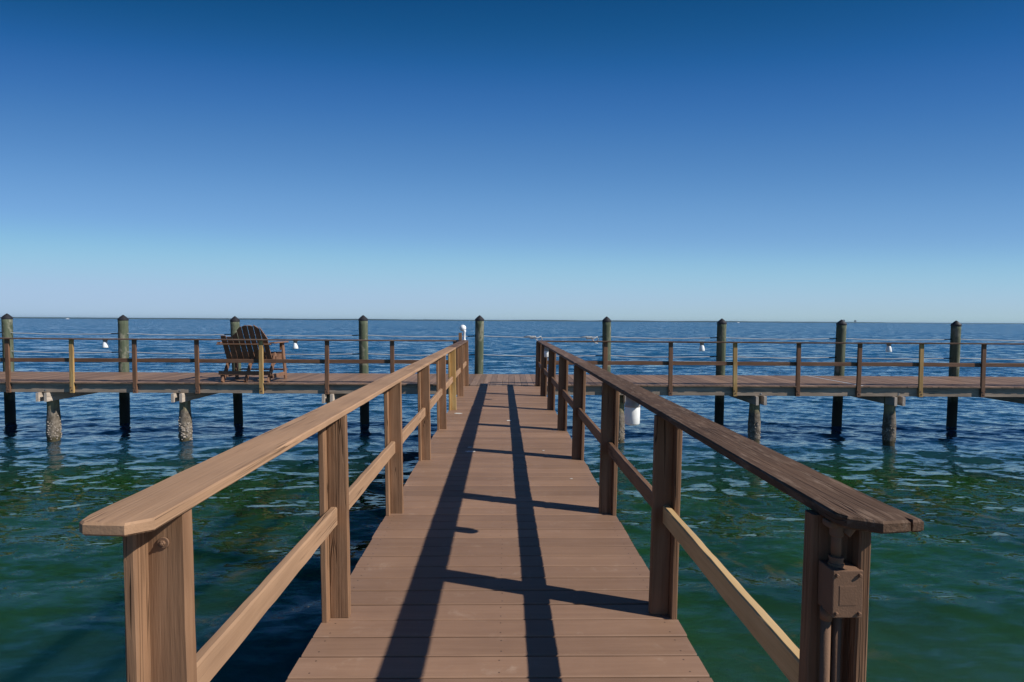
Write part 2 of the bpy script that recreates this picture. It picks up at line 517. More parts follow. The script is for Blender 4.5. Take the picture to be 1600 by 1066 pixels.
# ------------------------------------------------------------------ far shore
def build_shore():
    k = NT("far_shore_hazed")
    tc = k.n("ShaderNodeTexCoord").outputs["Object"]
    N = k.noise(tc, .02, 4)
    k.l(k.mix(N, (.03, .055, .06), (.05, .08, .085)), k.b.inputs["Base Color"])  # wooded green turned bluish: distance haze mixed into the base colour
    k.b.inputs["Roughness"].default_value = 1
    k.b.inputs["Specular IOR Level"].default_value = .0
    bm = bmesh.new()
    n = 420
    rows = []
    for i in range(n + 1):
        x = -13500 + 27000 * i / n
        y = 9000 + 900 * math.sin(x * .00021) + 300 * math.sin(x * .0011)
        h = 15 + 8 * abs(mnoise.noise((x * .0007, 1, 0))) * 2 + 3 * mnoise.noise((x * .011, 4, 0))
        if 7000 < x < 10500: h *= .7
        h = max(3, h)
        rows.append([bm.verts.new((x, y, WATER_Z - 1)), bm.verts.new((x, y + 10, WATER_Z + h * .75)),
                     bm.verts.new((x, y + 70, WATER_Z + h)), bm.verts.new((x, y + 700, WATER_Z + h * .9)), bm.verts.new((x, y + 800, WATER_Z - 1))])
    for a, b in zip(rows, rows[1:]):
        for j in range(4): bm.faces.new((a[j], a[j + 1], b[j + 1], b[j]))
    tag(obj("terrain", bm, k.m), "low wooded shore along the horizon", "shore", kind="structure")
    mt = plain("far_concrete", (.13, .15, .16), .9, 0, .1, .1, .0)
    mg = plain("far_glass", (.06, .07, .08), .6, 0, .1, .1, .0)
    for x, w, h, lab in ((6080, 34, 56, "taller distant tower block standing on the far shore"),
                         (6340, 26, 48, "slimmer distant tower block just right of the taller one on the far shore")):
        y = 9000 + 900 * math.sin(x * .00021) + 300 * math.sin(x * .0011) + 60
        t = empty("tower_block", (x, y, WATER_Z))
        tag(t, lab, "building", "towers on the far shore")
        b = bmesh.new(); box(b, (0, 0, h / 2), (w, 18, h), .3); obj("wall", b, mt, t)
        b = bmesh.new()
        for f in range(4, int(h) - 2, 4): box(b, (0, -9.1, f), (w * .9, .4, 1.6), 0)
        obj("window", b, mg, t)
        b = bmesh.new(); box(b, (w * .1, 0, h + 2), (w * .4, 8, 4), .2); obj("roof", b, mt, t)
    mw = plain("boat_white", (.8, .8, .8), .4, 0, .03, 1, .0)
    md = plain("boat_window", (.03, .04, .05), .3, 0, .03, 1, .0)
    for x, y, lab in ((-1960, 2600, "white motorboat far out under the horizon beyond the left rail"),
                      (1085, 2600, "white motorboat far out near the horizon on the right of the central piling")):
        t = empty("motorboat", (x, y, WATER_Z), R(20))
        tag(t, lab, "boat", "boats far out on the bay")
        b = bmesh.new()
        prism(b, [(-6, -1.8), (3, -1.8), (7, 0), (3, 1.8), (-6, 1.8)], -.4, 1.7, .15)
        obj("hull", b, mw, t)
        b = bmesh.new(); prism(b, [(-3.5, -1.3), (1.6, -1.3), (2.6, 0), (1.6, 1.3), (-3.5, 1.3)], 1.7, 3.6, .2); obj("cabin", b, mw, t)
        b = bmesh.new(); prism(b, [(-3, -1.34), (1.5, -1.34), (2.3, 0), (1.5, 1.34), (-3, 1.34)], 2.4, 3.1, .02); obj("window", b, md, t)
build_shore()

def build_haze():
    m = bpy.data.materials.new("sea_air")
    m.use_nodes = True
    nt_ = m.node_tree
    nt_.nodes.remove(nt_.nodes["Principled BSDF"])
    v = nt_.nodes.new("ShaderNodeVolumePrincipled")
    v.inputs["Color"].default_value = (.55, .80, 1, 1)
    v.inputs["Density"].default_value = 2.4e-5
    v.inputs["Anisotropy"].default_value = .2
    nt_.links.new(v.outputs[0], nt_.nodes["Material Output"].inputs["Volume"])
    bm = bmesh.new()
    box(bm, (0, 17400, 28.5), (79000, 40500, 68), 0)
    o = obj("haze", bm, m)
    tag(o, "thin sea haze that pales the far shore", "haze", kind="stuff")
build_haze()

# ------------------------------------------------------------------ walkway
PITCH = .1445
PH = 2.622
def build_walkway():
    t = empty("walkway", (0, 0, 0))
    tag(t, "narrow walkway of brown crosswise planks running straight out to the pier", "walkway")
    bm = bmesh.new()
    n0 = math.ceil((-3.0 - PH) / PITCH)
    i = n0
    while True:
        y = PH + i * PITCH
        if y + PITCH > 12.24: break
        j = lambda: random.uniform(-.004, .004)
        plank(bm, (-.83 + j(), y + PITCH / 2 + random.uniform(-.0008, .0008), -.0125 + random.uniform(-.0012, .0012)),
              (.83 + j(), y + PITCH / 2 + random.uniform(-.0008, .0008), -.0125 + random.uniform(-.0012, .0012)), PITCH - .009, .025, ch=.004, seg=8, jit=.0004, sway=.0012)
        i += 1
    obj("deck", bm, M_walk, t)
    for sx in (-1, 1):
        bm = bmesh.new()
        plank(bm, (sx * .775, -3, -.125), (sx * .775, 12.2, -.125), .045, .19, seg=40)
        obj("stringer", bm, W_grey('Y'), t)
    for y in (-1.6, 1.9, 5.4, 8.9):
        for dy in (-.1, .1):
            bm = bmesh.new()
            plank(bm, (-.86, y + dy, -.315), (.86, y + dy, -.315), .045, .185, seg=8)
            obj("cap_beam", bm, W_beam('X'), t)
    # droppings dried on the boards
    for x, y, s in ((-.345, 6.05, .050), (.10, 7.95, .045), (-.66, 8.55, .06), (-.35, 6.25, .03), (.62, 5.0, .012), (.45, 6.1, .014)):
        bm = bmesh.new()
        n = 22
        ring = []
        for q in range(n):
            a = 2 * math.pi * q / n
            r = s * (.55 + .8 * abs(mnoise.noise((math.cos(a) * 2 + x * 9, math.sin(a) * 2, y * 7))) + random.uniform(-.1, .1))
            ring.append((x + r * math.cos(a) * 1.25, y + r * math.sin(a) * .8))
        prism(bm, ring, .0005, .003, .0006)
        obj("bird_dropping", bm, M_drop, t)
build_walkway()

YL = [1.272, 2.64, 4.085, 5.68, 7.295, 8.87, 10.505, 12.17]
YR = [1.290, 2.66, 4.09, 5.72, 7.24, 8.90, 10.55, 12.17]
UND, TOP = .955, .982

def edge_pts(x, ya, yb, n, amp):
    ph = random.uniform(0, 99)
    return [(x + amp * mnoise.noise((y * 5.5, ph, 0)) + amp * .7 * mnoise.noise((y * 21, ph, 4)), y) for y in np.linspace(ya, yb, n)]

def handrail_board(root, xa, xb, ya, yb, mat, end0=None, dz=0.):
    """xa < xb; end0 replaces the near end with an outline of its own."""
    bm = bmesh.new()
    n = max(6, int((yb - ya) / .06))
    left = edge_pts(xa, ya, yb, n, .0022)
    right = edge_pts(xb, ya, yb, n, .0022)
    pts = (end0 or []) + (right[1:] if end0 else right) + left[::-1][:-1 if end0 else None]
    prism(bm, pts, UND + dz, TOP + dz, .0045)
    return obj("handrail", bm, mat, root)

def hexbolt(root, parent, p, axis='Y', r=.011, mat=None):
    """Washer, hex nut and stub; the head points to -Y (or -X/+X)."""
    bm = bmesh.new()
    m = Matrix.Rotation(R(90), 4, 'X') if axis == 'Y' else Matrix.Rotation(R(-90 if axis == 'x' else 90), 4, 'Y')
    lathe(bm, [(r * 1.9, 0), (r * 1.9, .002), (r * 1.75, .003)], p, 24, m=m)
    lathe(bm, [(r * .98, .003), (r * .98, .0065), (r * .8, .0075)], p, 6, m=m)
    lathe(bm, [(r * .48, .007), (r * .48, .0095), (r * .35, .0102)], p, 12, m=m)
    return obj("bolt", bm, mat or M_steel, parent)

def walkway_post(root, sx, y, matf, dx=0., lift=0.):
    bm = bmesh.new()
    ztop = UND - .001 + lift
    plank(bm, (sx * .7575 + dx, y + .019, .001), (sx * .7725 + dx, y + .019, ztop), .088, .038, up=(0, 1, 0), ch=.004, seg=18)
    plank(bm, (sx * .8150 + dx, y + .028, .001), (sx * .8290 + dx * 1.3, y + .028, ztop), .028, .145, up=(0, 1, 0), ch=.004, seg=18)
    return obj("post", bm, matf('Z'), root)

def build_walk_rails():
    # ---- left
    t = empty("railing", (-.8, 1.2, 0))
    tag(t, "brown timber railing along the left edge of the walkway, smooth and freshly painted", "railing")
    off = Vector((.8, -1.2, 0))
    def fix(o):
        o.location = off
        return o
    xa, xb = -.877, -.727
    e0 = [(-.877, 1.205), (-.869, 1.170), (-.853, 1.157), (-.768, 1.151), (-.728, 1.183)]
    hr = fix(handrail_board(t, xa, xb, 1.205, 5.69, W_paint('Y'), e0))
    for v in hr.data.vertices:                       # the free end has crept up and inwards a little
        f = max(0., (2.68 - v.co.y) / 1.5)
        v.co.x += .032 * f
        v.co.z += .018 * f
        v.co.y -= .041 * f * f
    fix(handrail_board(t, xa + .004, xb + .002, 5.694, 8.885, W_paint('Y'), dz=.001))
    fix(handrail_board(t, xa - .003, xb - .004, 8.889, 12.24, W_mid('Y')))
    posts = []
    for i, y in enumerate(YL):
        yel = i == 5
        p = fix(walkway_post(t, -1, y, W_yellow if yel else W_post, .016 if i == 0 else 0., .0165 if i == 0 else 0.))
        if yel: p["label"] = "yellow unpainted post"
        posts.append(p)
    b = hexbolt(t, posts[0], (-.7570, YL[0] - .0005, .899), 'Y', .0068, M_paintedmetal)
    for i in range(len(YL) - 1):
        bm = bmesh.new()
        plank(bm, (-.783, YL[i] + .040, .4845), (-.783, YL[i + 1] - .001, .4835), .034, .088, ch=.006, seg=22, jit=.0014, sway=.003)
        fix(obj("midrail", bm, W_paint('Y'), t))
    # ---- right
    t = empty("railing", (.8, 1.2, 0))
    tag(t, "dark weathered railing on the right of the walkway, one midrail of raw pale pine", "railing")
    off2 = Vector((-.8, -1.2, 0))
    def fix(o):
        o.location = off2
        return o
    xa, xb = .735, .889
    e0 = [(.735, 1.225), (.7455, 1.200), (.803, 1.168), (.867, 1.176), (.8695, 1.192), (.8725, 1.177), (.899, 1.181), (.898, 1.225)]
    fix(handrail_board(t, xa, xb + .004, 1.225, 5.735, W_dark('Y'), e0))
    fix(handrail_board(t, xa - .003, xb - .004, 5.739, 8.915, W_mid('Y'), dz=.001))
    fix(handrail_board(t, xa + .003, xb + .002, 8.919, 12.24, W_mid('Y')))
    for i, y in enumerate(YR):
        fix(walkway_post(t, 1, y, W_postshade, -.008 if i == 0 else 0.))
    for i in range(len(YR) - 1):
        bm = bmesh.new()
        plank(bm, (.783, YR[i] + .040, .4865), (.783, YR[i + 1] - .001, .4855), .034, .086, ch=.005, seg=22, jit=.0012, sway=.003)
        o = fix(obj("midrail", bm, W_new('Y') if i == 0 else W_postshade('Y'), t))
        if i == 0: o["label"] = "raw pale pine midrail"
build_walk_rails()

# ------------------------------------------------------------------ cross pier (own frame: s along, d outwards)
CP = Vector((0, 12.5, 0))
CR = -.013
def cp_x(x0, y0=12.5):
    """Abscissa along the pier of a point seen at x0 on the plane y = y0."""
    return x0 / (1 + .013 * x0 / y0)
PW = 2.42
def cpw(s, d, z):
    return CP + Matrix.Rotation(CR, 3, 'Z') @ Vector((s, d, z))

SUP = [cp_x(x, 12.7) for x in (-10.01, -7.10, -3.83, 2.65, 5.75, 8.86)]
def build_pier():
    t = empty("pier", CP, CR)
    tag(t, "long brown plank pier crossing at the end of the walkway, set parallel to the shore", "pier")
    bm = bmesh.new()
    s = -17.5
    mouth = bmesh.new()
    while s < 17.5:
        w = .1365
        c = s + .07
        tgt = bm
        z = -.014 + random.uniform(-.002, .002)
        d0, d1 = random.uniform(-.006, .006), PW + random.uniform(-.012, .012)
        if -.75 < c < .75:
            tgt = mouth
            d0 = -.245 + random.uniform(-.004, .004)
            plank(tgt, (c, d0, z), (c, d1, z), w, .028, ch=.004, seg=14, jit=.001, sway=.003)
        else:
            plank(tgt, (c, d0, z), (c, d1, z), w, .028, ch=.004, seg=10, jit=.0006, sway=.002)
        s += .140
    obj("deck", bm, M_pierdeck, t)
    o = obj("deck", mouth, M_mouth, t)
    o["label"] = "paler worn boards at the mouth of the walkway"
    bm = bmesh.new()
    plank(bm, (-17.5, -.012, -.0455), (17.5, -.012, -.0455), .02, .03, seg=60)
    for a, b in ((-17.5, -12.2), (-12.195, -6.3), (-6.295, -1.0), (-.995, 3.72), (3.725, 9.35), (9.355, 17.5)):
        bm2 = bmesh.new()
        plank(bm2, (a, .077, -.132), (b, .077, -.132), .045, .2, seg=30, sway=.004)
        obj("stringer", bm2, W_grey('X'), t)
    bm.free()
    for d in (1.2, PW - .08):
        bm2 = bmesh.new()
        plank(bm2, (-17.5, d, -.132), (17.5, d, -.132), .045, .2, seg=30)
        obj("stringer", bm2, W_grey('X'), t)
    for sx in SUP + [-13.2, 12.0]:
        for off in (-.085, .095):
            bm2 = bmesh.new()
            plank(bm2, (sx + off, -.03, -.333), (sx + off, PW + .25, -.333), .06, .195, seg=12)
            obj("cap_beam", bm2, W_beam('Y'), t)
    for sx in (-8.6, -7.35, -6.0, 5.6, 8.3, 3.1):
        pass
    bm = bmesh.new()
    prism(bm, [(7.98, .06), (8.02, .06), (7.985, PW - .1), (7.95, PW - .1)], .0015, .007, .002)
    o = obj("seam_strip", bm, M_whiteplastic, t)
    # a few carriage bolts in the stringer face above the support piles
    for sx in SUP:
        b = hexbolt(t, t, (sx - .02 + .05, .0535, -.185), 'Y', .010, M_steel)
    return t
build_pier()

def support_piles():
    prof_n = 26
    names = ["barnacled support pile farthest left under the pier, before the yellow rail post",
             "barnacled support pile under the pier left of the double chair, thick shell crust",
             "support pile under the pier mostly hidden by the left walkway handrail",
             "support pile just right of the walkway, behind the white hanging lamp",
             "support pile under the right pier below its first yellow rail post",
             "support pile under the right pier between the leaning piling and the far right one"]
    for i, s in enumerate(SUP):
        p = cpw(s, .30, 0)
        t = empty("support_pile", (p.x, p.y, 0), random.uniform(0, 6))
        tag(t, names[i], "pile", "short support piles under the pier")
        bm = bmesh.new()
        prof = []
        for k in range(prof_n + 1):
            z = -2.2 + (2.2 - .236) * k / prof_n
            r = .112
            if z < -.60: r += .018 * min(1, (-.60 - z) / .3)
            if z < -1.25: r -= .012
            prof.append((r, z))
        lathe(bm, prof, n=28, wob=.10, ph=i * 7.3)
        obj("pile_shaft", bm, M_support, t, True)
        bm = bmesh.new()
        for q in range(170 if i in (0, 1) else 70):
            a = random.uniform(0, 6.283)
            z = random.gauss(-1.08, .13)
            if not -1.33 < z < -.7: continue
            r0 = random.uniform(.008, .021) * (1.25 if i == 1 else 1)
            h = r0 * random.uniform(.6, 1.1)
            rr = .126
            M = Matrix.Rotation(a, 4, 'Z') @ Matrix.Rotation(R(90) + random.uniform(-.4, .4), 4, 'Y')
            lathe(bm, [(r0, -.008), (r0 * .75, h * .6), (r0 * .45, h), (r0 * .25, h * .75)], (rr * math.cos(a), rr * math.sin(a), z), 7, m=M)
        obj("barnacles", bm, M_barn, t)["kind"] = "stuff"
support_piles()

def pilings():
    data = [(-12.972, 1.523, -12.95, "tall capped mooring piling at the far left edge, behind the first rail post"),
            (-9.973, 1.504, -9.976, "capped mooring piling standing behind the left pier between the yellow post and a brown one"),
            (-7.07, 1.487, -7.002, "capped mooring piling partly hidden behind the double chair"),
            (-3.709, 1.531, -3.677, "capped mooring piling left of the walkway, alone between two brown rail posts"),
            (-.636, 1.545, -.669, "dark green capped piling at the mouth of the walkway, right of the globe lamp"),
            (2.739, 1.534, 2.754, "capped mooring piling directly behind the first rail post right of the walkway"),
            (5.823, 1.497, 5.79, "capped mooring piling just left of the yellow rail post on the right pier"),
            (9.05, 1.486, 8.985, "leaning mooring piling on the right pier, tipped towards the right"),
            (12.16, 1.478, 12.12, "capped mooring piling farthest right, between the last yellow post and the last brown one")]
    sp = []
    for i, (xt, zt, xb, lab) in enumerate(data):
        st, sb = cp_x(xt, 15.1), cp_x(xb, 15.1)
        pt, pb = cpw(st, PW + .17, zt), cpw(sb, PW + .17, -1.38)
        k = (pt - pb) / (zt + 1.38)
        base = pb + k * 1.38
        t = empty("mooring_piling", (base.x, base.y, 0))
        tag(t, lab, "piling", "tall capped pilings along the far side of the pier")
        t.rotation_euler = (math.atan2(-k.y, 1), math.atan2(k.x, 1), 0)
        r = .115 + random.uniform(-.004, .004)
        bm = bmesh.new()
        lathe(bm, [(r * 1.04, -3.0)] + [(r * (1.03 - .03 * (z + 3) / 4.4), z) for z in np.linspace(-2.6, zt - .12, 30)], n=28, wob=.035, ph=i * 3.7)
        obj("pile_shaft", bm, M_piling, t, True)
        bm = bmesh.new()
        lathe(bm, [(r + .007, zt - .150), (r + .010, zt - .118), (r + .010, zt - .108), (r * .55, zt - .045), (.012, zt - .003), (.004, zt)], n=28)
        obj("cap", bm, M_black, t)
        sp.append((t, base))
    return sp
PIL = pilings()

def ropes():
    ys = [b for _, b in PIL]
    pl = cpw(-17, PW + .17, 0); pr = cpw(17, PW + .17, 0)
    seq = [pl] + [Vector((b.x, b.y, 0)) for b in ys] + [pr]
    for zl, zr, lab in ((1.025, .975, "upper white rope strung from piling to piling above the rail"),
                        (.540, .470, "lower white rope strung from piling to piling below the rail top")):
        t = empty("mooring_rope", (seq[0].x, seq[0].y, 0))
        tag(t, lab, "rope", "ropes strung between the pilings")
        bm = bmesh.new()
        pts = []
        for a, b in zip(seq, seq[1:]):
            for q in range(12):
                f = q / 12
                p = a.lerp(b, f)
                z = zl + (zr - zl) * (p.x + 17) / 34 - .035 * 4 * f * (1 - f) + .004 * math.sin(p.x * 9)
                pts.append(p + Vector((0, -.02, z)) - Vector((seq[0].x, seq[0].y, 0)))
        tube(bm, pts, .0090, 8)
        obj("line", bm, M_rope, t, True)
        for (pt, b) in PIL:
            bm = bmesh.new()
            z = zl + (zr - zl) * (b.x + 17) / 34
            o = Vector((b.x - seq[0].x, b.y - seq[0].y, 0))
            tube(bm, [o + Vector((-.30, -.021, z - .014)), o + Vector((-.2, -.021, z - .009)), o + Vector((-.1, -.021, z - .004))], .0125, 8)
            obj("tie", bm, M_blackrope, t)
        if zl > .8:
            for kx in (.80, 2.30):
                b = cpw(cp_x(kx, 15.1), PW + .15, 0)
                z = zl + (zr - zl) * (b.x + 17) / 34 - .03
                o = Vector((b.x - seq[0].x, b.y - seq[0].y, z))
                bm = bmesh.new()
                for q in range(4):
                    c = o + Vector((-.10 + q * .05, 0, 0))
                    pp = [c + Vector((.02 * math.sin(a * .5 + q), .028 * math.cos(a), .030 * math.sin(a))) for a in np.linspace(0, 6.28, 14)]
                    tube(bm, pp, .013, 6)
                tube(bm, [o + Vector(v) for v in ((-.25, 0, .012), (-.12, -.01, .03), (0, -.02, .012), (.07, -.02, -.06), (.12, -.03, -.13), (.2, -.02, -.15))], .015, 6)
                tube(bm, [o + Vector(v) for v in ((.0, -.03, .0), (.10, -.03, -.02), (.19, -.02, .03), (.22, -.02, -.05), (.16, -.02, -.12))], .014, 6)
                obj("knot", bm, M_rope, t, True)
ropes()

# ------------------------------------------------------------------ pier railings
def pier_rail(root_s, posts, s0, s1, lab, railmat, extra):
    o0 = cpw(root_s, 0, 0)
    t = empty("railing", (o0.x, o0.y, 0), CR)
    tag(t, lab, "railing")
    for s, yel in posts:
        s = s - root_s
        m = W_yellow if yel else W_pier
        bm = bmesh.new()
        lean = random.uniform(-.012, .012)
        plank(bm, (s + lean * .3, .016, -.235), (s - lean, .016, .939), .089, .044, up=(0, 1, 0), ch=.005, seg=14, jit=.0012, sway=.003)
        p = obj("post", bm, m('Z'), t)
        if yel: p["label"] = "yellow unpainted post"
        for dz, dx in ((-.115, -.012), (-.175, .010)):
            hexbolt(t, p, (s + dx, -.0065, dz), 'Y', .0085, M_rust if not yel else M_rust)
    ss = sorted([p[0] for p in posts])
    if s0 < ss[0] - .3: ss = [s0] + ss
    if s1 > ss[-1] + .3: ss = ss + [s1]
    for a, b in zip(ss, ss[1:]):
        bm = bmesh.new()
        plank(bm, (a - root_s + .001, .0565, .483), (b - root_s - .001, .0565, .483 + random.uniform(-.004, .004)), .035, .086, seg=16, jit=.001, sway=.004)
        obj("midrail", bm, W_pier('X'), t)
    cuts = [s0] + [s for s in extra] + [s1]
    for a, b in zip(cuts, cuts[1:]):
        bm = bmesh.new()
        plank(bm, (a - root_s + .002, .02, .954), (b - root_s - .002, .02, .954 + random.uniform(-.003, .003)), .14, .029, ch=.004, seg=30, jit=.001, sway=.004)
        obj("handrail", bm, railmat('X'), t)
    return t
LP = [(-13.6, 0), (-12.2, 0), (-10.739, 0), (-9.367, 1), (-8.01, 0), (-6.662, 0), (-5.273, 1), (-3.845, 0), (-2.411, 0)]
RP = [(2.274, 0), (3.731, 0), (5.173, 1), (6.585, 0), (7.951, 0), (9.352, 1), (10.759, 0), (12.2, 0), (13.6, 0)]
LPs = [(cp_x(x), y) for x, y in LP]
RPs = [(cp_x(x), y) for x, y in RP]
pier_rail(-6, LPs + [(-1.03, 0)], LPs[0][0], -.885, "low timber railing on the left pier, running past the double chair", W_mid, [LPs[2][0], LPs[5][0], LPs[7][0]])
pier_rail(6, RPs, .895, RPs[-1][0], "dark low timber railing on the right pier with two yellow posts", W_dark, [RPs[1][0], RPs[4][0], RPs[6][0]])

# ------------------------------------------------------------------ lamps
def make_lamp():
    t = empty("hanging_lamp", (0, 0, 0))
    bm = bmesh.new()
    lathe(bm, [(.004, -.176), (.030, -.1755), (.041, -.171), (.0445, -.164), (.0455, -.120), (.0455, -.062), (.044, -.058)], n=32)
    obj("lamp_shade", bm, M_whiteplastic, t, True)
    bm = bmesh.new()
    lathe(bm, [(.0462, -.066), (.0468, -.060), (.0468, -.050), (.044, -.044), (.040, -.030), (.040, -.004), (.044, 0)], n=32)
    obj("collar", bm, M_greycap, t, True)
    return t
def cross_lamp():
    t = empty("hanging_lamp", (0, 0, 0))
    bm = bmesh.new()
    lathe(bm, [(.004, -.182), (.040, -.181), (.058, -.174), (.0605, -.166), (.056, -.12), (.045, -.07), (.036, -.045)], n=28)
    obj("lamp_shade", bm, M_whiteplastic, t, True)
    bm = bmesh.new()
    lathe(bm, [(.037, -.05), (.040, -.044), (.040, -.012), (.052, -.010), (.052, 0)], n=28)
    obj("collar", bm, M_greycap, t, True)
    return t
LG = "white lamps hung under the handrails"
a = make_lamp(); a.location = (.786, 3.40, UND - .001)
tag(a, "large white jar lamp hanging under the near right handrail", "lamp", LG)
b = copy_tree(a); b.location = (.765, 9.75, UND - .001)
tag(b, "white jar lamp hanging under the right walkway handrail close to the pier", "lamp", LG)
c = cross_lamp()
for i, (x, lab) in enumerate(((-8.633, "white bell lamp hanging left of the double chair under the pier handrail"),
                              (-4.524, "white bell lamp hanging just right of the double chair under the pier handrail"),
                              (4.42, "white bell lamp under the right pier handrail, nearest to the walkway"),
                              (8.605, "white bell lamp farthest right under the pier handrail"))):
    o = c if i == 0 else copy_tree(c)
    p = cpw(cp_x(x), .01, .9385)
    o.location = p
    tag(o, lab, "lamp", LG)

def globe_lamp():
    p = cpw(-.955, -.03, .969)
    t = empty("globe_lamp", p)
    tag(t, "white globe lamp on a short stem at the corner where the left rails meet", "lamp")
    bm = bmesh.new()
    lathe(bm, [(.02, .205)] + [(.072 * math.sin(math.pi * q / 20), .268 - .072 * math.cos(math.pi * q / 20)) for q in range(3, 20)] + [(.004, .340)], (.09, 0, 0), 32)
    obj("globe", bm, M_whiteplastic, t, True)
    bm = bmesh.new()
    lathe(bm, [(.030, .0), (.030, .015), (.022, .03), (.022, .17), (.034, .19), (.036, .215)], (.125, 0, 0), 24)
    obj("stem", bm, M_whiteplastic, t, True)
    bm = bmesh.new()
    plank(bm, (.035, 0, .0), (.035, 0, .165), .07, .08, up=(0, 1, 0), seg=4)
    obj("post_stub", bm, W_post('Z'), t)
globe_lamp()

# ------------------------------------------------------------------ junction box on the near right post
def junction_box():
    y = YR[0]
    t = empty("junction_box", (.7665, 1.26, .80))
    tag(t, "brown painted electrical junction box with conduits on the near right post", "junction box")
    off = Vector((-.7665, -1.26, -.80))
    def P(name, bm, mat=M_paintedmetal, par=t, sm=False):
        o = obj(name, bm, mat, par, sm)
        if par is t: o.location = off
        return o
    X0, Z0 = .7665, .800
    bm = bmesh.new(); box(bm, (X0, 1.2585, Z0), (.0655, .055, .103), .003)
    P("box_body", bm)
    bm = bmesh.new(); box(bm, (X0, 1.2275, Z0), (.0680, .007, .1065), .0022)
    box(bm, (X0, 1.2238, Z0 - .003), (.038, .0012, .044), .0004)
    lid = P("cover", bm)
    for dx in (-.0255, .0255):
        for dz in (-.043, .043):
            bm = bmesh.new()
            lathe(bm, [(.0042, 0), (.0042, .0035), (.0028, .0058)], (X0 + dx, 1.2242, Z0 + dz), 12, m=Matrix.Rotation(R(90), 4, 'X'))
            obj("screw", bm, M_paintedmetal, lid)
    bm = bmesh.new()
    lathe(bm, [(.0165, .8515), (.0165, .857), (.0140, .8585), (.0140, .8665), (.0155, .8675), (.0155, .8725)], (.758, 1.257, 0), 24)
    P("fitting", bm)
    bm = bmesh.new(); lathe(bm, [(.0105, .865), (.0105, .9535)], (.759, 1.260, 0), 20)
    P("conduit", bm, sm=True)
    bm = bmesh.new()
    lathe(bm, [(.0130, .918), (.0150, .921), (.0150, .940), (.0130, .943)], (.759, 1.260, 0), 20)
    box(bm, (.7545, 1.262, .946), (.040, .032, .0155), .005)
    lathe(bm, [(.012, 0), (.012, .020)], (.774, 1.253, .925), 16, m=Matrix.Rotation(R(40), 4, 'Y'))
    P("fitting", bm)
    bm = bmesh.new(); lathe(bm, [(.0105, .002), (.0105, .755)], (.744, 1.267, 0), 20)
    P("conduit", bm, sm=True)
    bm = bmesh.new(); lathe(bm, [(.0128, .722), (.0128, .7485)], (.744, 1.267, 0), 20)
    P("fitting", bm, sm=True)
    bm = bmesh.new(); lathe(bm, [(.0095, .002), (.0095, .755)], (.775, 1.276, 0), 20)
    P("conduit", bm, sm=True)
junction_box()

